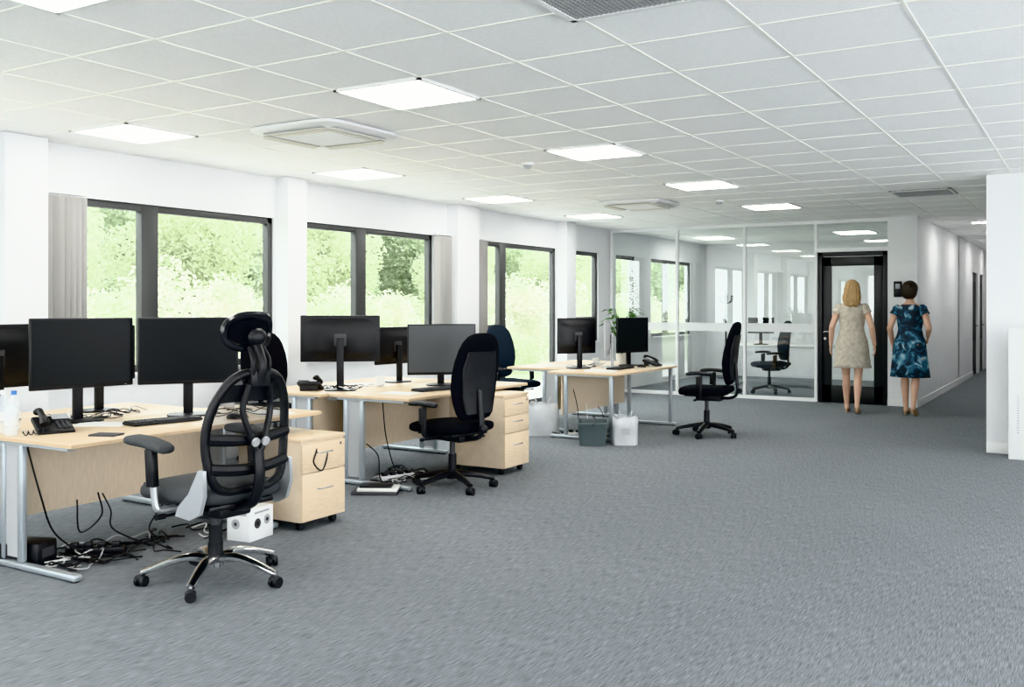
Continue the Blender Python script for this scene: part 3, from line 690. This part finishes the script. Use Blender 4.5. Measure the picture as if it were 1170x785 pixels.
    if hairstyle=='long':
        b.sph((0,-.004,1.650),(.092,.104,.102),hairm,28)
        pr=[(1.70,.080,.085,-.02),(1.64,.098,.085,-.035),(1.58,.106,.070,-.05),(1.52,.112,.062,-.058),(1.46,.108,.052,-.072),(1.42,.085,.040,-.085),(1.395,.055,.020,-.09)]
        rr=[]
        for z,a,c,y in pr: rr.append([Vector((p.x*(1+.05*math.sin(p.x*140+z*20)),p.y*(1+.06*math.sin(p.x*160)),p.z+.012*math.sin(p.x*90))) for p in ring((0,y,z),X,Y,a,c,40,2.2)])
        b.loft(rr,hairm)
    else:
        b.sph((0,-.008,1.648),(.100,.108,.104),hairm,28)
        pr=[(1.68,.094,.088,-.02),(1.62,.100,.078,-.035),(1.57,.094,.060,-.045),(1.53,.072,.040,-.045),(1.51,.045,.015,-.04)]
        b.loft([ring((0,y,z),X,Y,a,c,32,2.2) for z,a,c,y in pr],hairm)
        b.sph((0.01,-.06,1.715),(.055,.05,.036),hairm,18)
    h=b.done('hair',parent=root)
    me=h.data; bm=bmesh.new(); bm.from_mesh(me)
    dl=[v for v in bm.verts if v.co.y>.045 and v.co.z<1.69 and abs(v.co.x)<.085]
    bmesh.ops.delete(bm,geom=dl,context='VERTS'); bm.to_mesh(me); bm.free()
    b=B()
    for s_,st in ((-1,stride),(1,-stride)):
        lift=.0 if st>0 else .045; an=Vector((s_*.072,st-(.03 if st<0 else 0),.105+lift)); hx=an+Vector((0,-.035,-.055))
        pts=[(hx.x,hx.y,hx.z+.012),(an.x,an.y+.05,.045+lift*.4),(an.x,an.y+.13,.026),(an.x,an.y+.20,.020)]
        b.tube(spline(pts,5),[.030,.033,.034,.036,.037,.031,.014],shoem,seg=14,flat=.55)
        b.cyl((hx.x,hx.y-.005,hx.z-.0),(hx.x,hx.y-.008,max(0,lift-.0)),.014,shoem,r2=.008,seg=10)
    b.done('shoes',parent=root)
    return root
woman((-2.72,13.08,0),8,1.74,CREAMD,BLOND,NUDE,.60,'long',
      [(-1,(-.245,-.05,1.13),(-.265,.03,.90),(-.1,.15,-1)),(1,(.245,-.06,1.13),(.275,.02,.90),(.05,.2,-1))],.12)
woman((-2.03,13.20,0),-4,1.72,FLOR,DARKH,SHOE,.50,'short',
      [(-1,(-.235,-.07,1.13),(-.225,.06,.91),(0,.25,-1)),(1,(.25,-.09,1.14),(.20,.10,1.02),(-.2,.7,-.5))],.10)

# ---------------------------------------------------------------- outdoors
GRASS=mat('grass',(.36,.41,.27),.9,noise=.3,nscale=8,bump=.5,bscale=60)
BOUNCE=mat('pale_bounce',(.70,.69,.65),.9,noise=.1,nscale=6)
LEAF1=leafmat('foliage_light',(.42,.46,.32),(.70,.73,.58)); LEAF2=leafmat('foliage_dark',(.27,.32,.22),(.50,.55,.40)); LEAF3=leafmat('foliage_blossom',(.50,.53,.41),(.86,.82,.77),2.4)
BARK=mat('bark',(.16,.12,.08),.9,noise=.3,bump=.5)
simple('lawn',(-38.5,8,-.2),(57,110,.1),GRASS)
simple('bounce_strip',(-8.5,8,-.2),(3.0,40,.1),BOUNCE)  # pale strip added to bounce sky light up to the ceiling
def foliage(name,lm,blobs,n,size,trunk=None):
    rr=random.Random(len(name)*7+n)
    V=[];F=[]
    for i in range(n):
        c,rad=blobs[rr.randrange(len(blobs))]
        d=Vector((rr.gauss(0,1),rr.gauss(0,1),rr.gauss(0,1))).normalized(); k=rr.uniform(.55,1.08)
        p=Vector(c)+Vector((d.x*rad[0]*k,d.y*rad[1]*k,d.z*rad[2]*k))
        if p.z<.02: p.z=abs(p.z)+.02
        a=Vector((rr.gauss(0,1),rr.gauss(0,1),rr.gauss(0,.7))).normalized()*size*rr.uniform(.6,1.3); bb=a.orthogonal().normalized()*size*.45
        j=len(V); V+= [p-a,p+bb,p+a,p-bb]; F.append((j,j+1,j+2,j+3))
    me=bpy.data.meshes.new(name); me.from_pydata([tuple(v) for v in V],[],F); me.materials.append(lm)
    if trunk:
        b=B(); b.bm.from_mesh(me); b.mats=[lm]
        b.tube([(0,0,0),(.05,0,trunk*.4),(0,.05,trunk)],[.16,.12,.07],BARK,seg=10)
        for q in range(5):
            c,_=blobs[q%len(blobs)]; b.tube([(0,0,trunk*.6),Vector(c)*.6+Vector((0,0,trunk*.3)),c],[.07,.05,.02],BARK,seg=6)
        me=b.mesh(name,180)
    return me
def blobs(n,R0,z0,z1,r):
    return [((R.uniform(-R0,R0),R.uniform(-R0,R0),R.uniform(z0,z1)),(r*R.uniform(.7,1.2),)*3) for _ in range(n)]
t1=foliage('tree_light',LEAF1,blobs(16,1.7,1.8,5.5,1.1),15000,.10,2.2)
t2=foliage('tree_dark',LEAF2,blobs(22,2.4,1.5,8.0,1.4),17000,.13,3.0)
s1=foliage('shrub',LEAF3,blobs(14,1.1,.4,1.9,.55),9000,.055)
s2=foliage('shrub_green',LEAF1,blobs(14,1.3,.3,1.4,.6),9000,.06)
def sc_put(me,name,x,y,s_=1): 
    o=put(me,name,(x,y,-.15),R.uniform(0,360)); o.scale=(s_,)*3
for y in range(-14,64,5): sc_put(t2,'tree',-27+R.uniform(-2,2),y+R.uniform(-1,1),R.uniform(.7,1.1))
for y in range(-12,60,6): sc_put(t2,'tree',-22+R.uniform(-1.5,1.5),y+R.uniform(-1,1),R.uniform(.45,.75))
for y in (1,6,10.5,15,20,26,33,41): sc_put(t1,'tree',-17.5+R.uniform(-1.5,1.5),y,R.uniform(.6,.9))
for i,y in enumerate((2,4.6,7.2,9.8,12.4,15,18,21,24,28,32)): sc_put(s1 if i%2 else s2,'shrub',-12.5+R.uniform(-.8,.8),y,R.uniform(.8,1.15))

# ---------------------------------------------------------------- world & camera
w=bpy.data.worlds.new('World'); sc.world=w; w.use_nodes=True
bg=w.node_tree.nodes['Background']; bg.inputs[0].default_value=(.96,.985,1.0,1); bg.inputs[1].default_value=5.8
cam=bpy.data.cameras.new('Camera'); co=bpy.data.objects.new('Camera',cam); sc.collection.objects.link(co)
co.location=(0,0,1.4); co.rotation_euler=(math.radians(90),0,math.radians(31.2))
cam.sensor_width=36; cam.lens=36*1100/1170; cam.shift_y=-42.5/1170; cam.clip_end=300
sc.camera=co
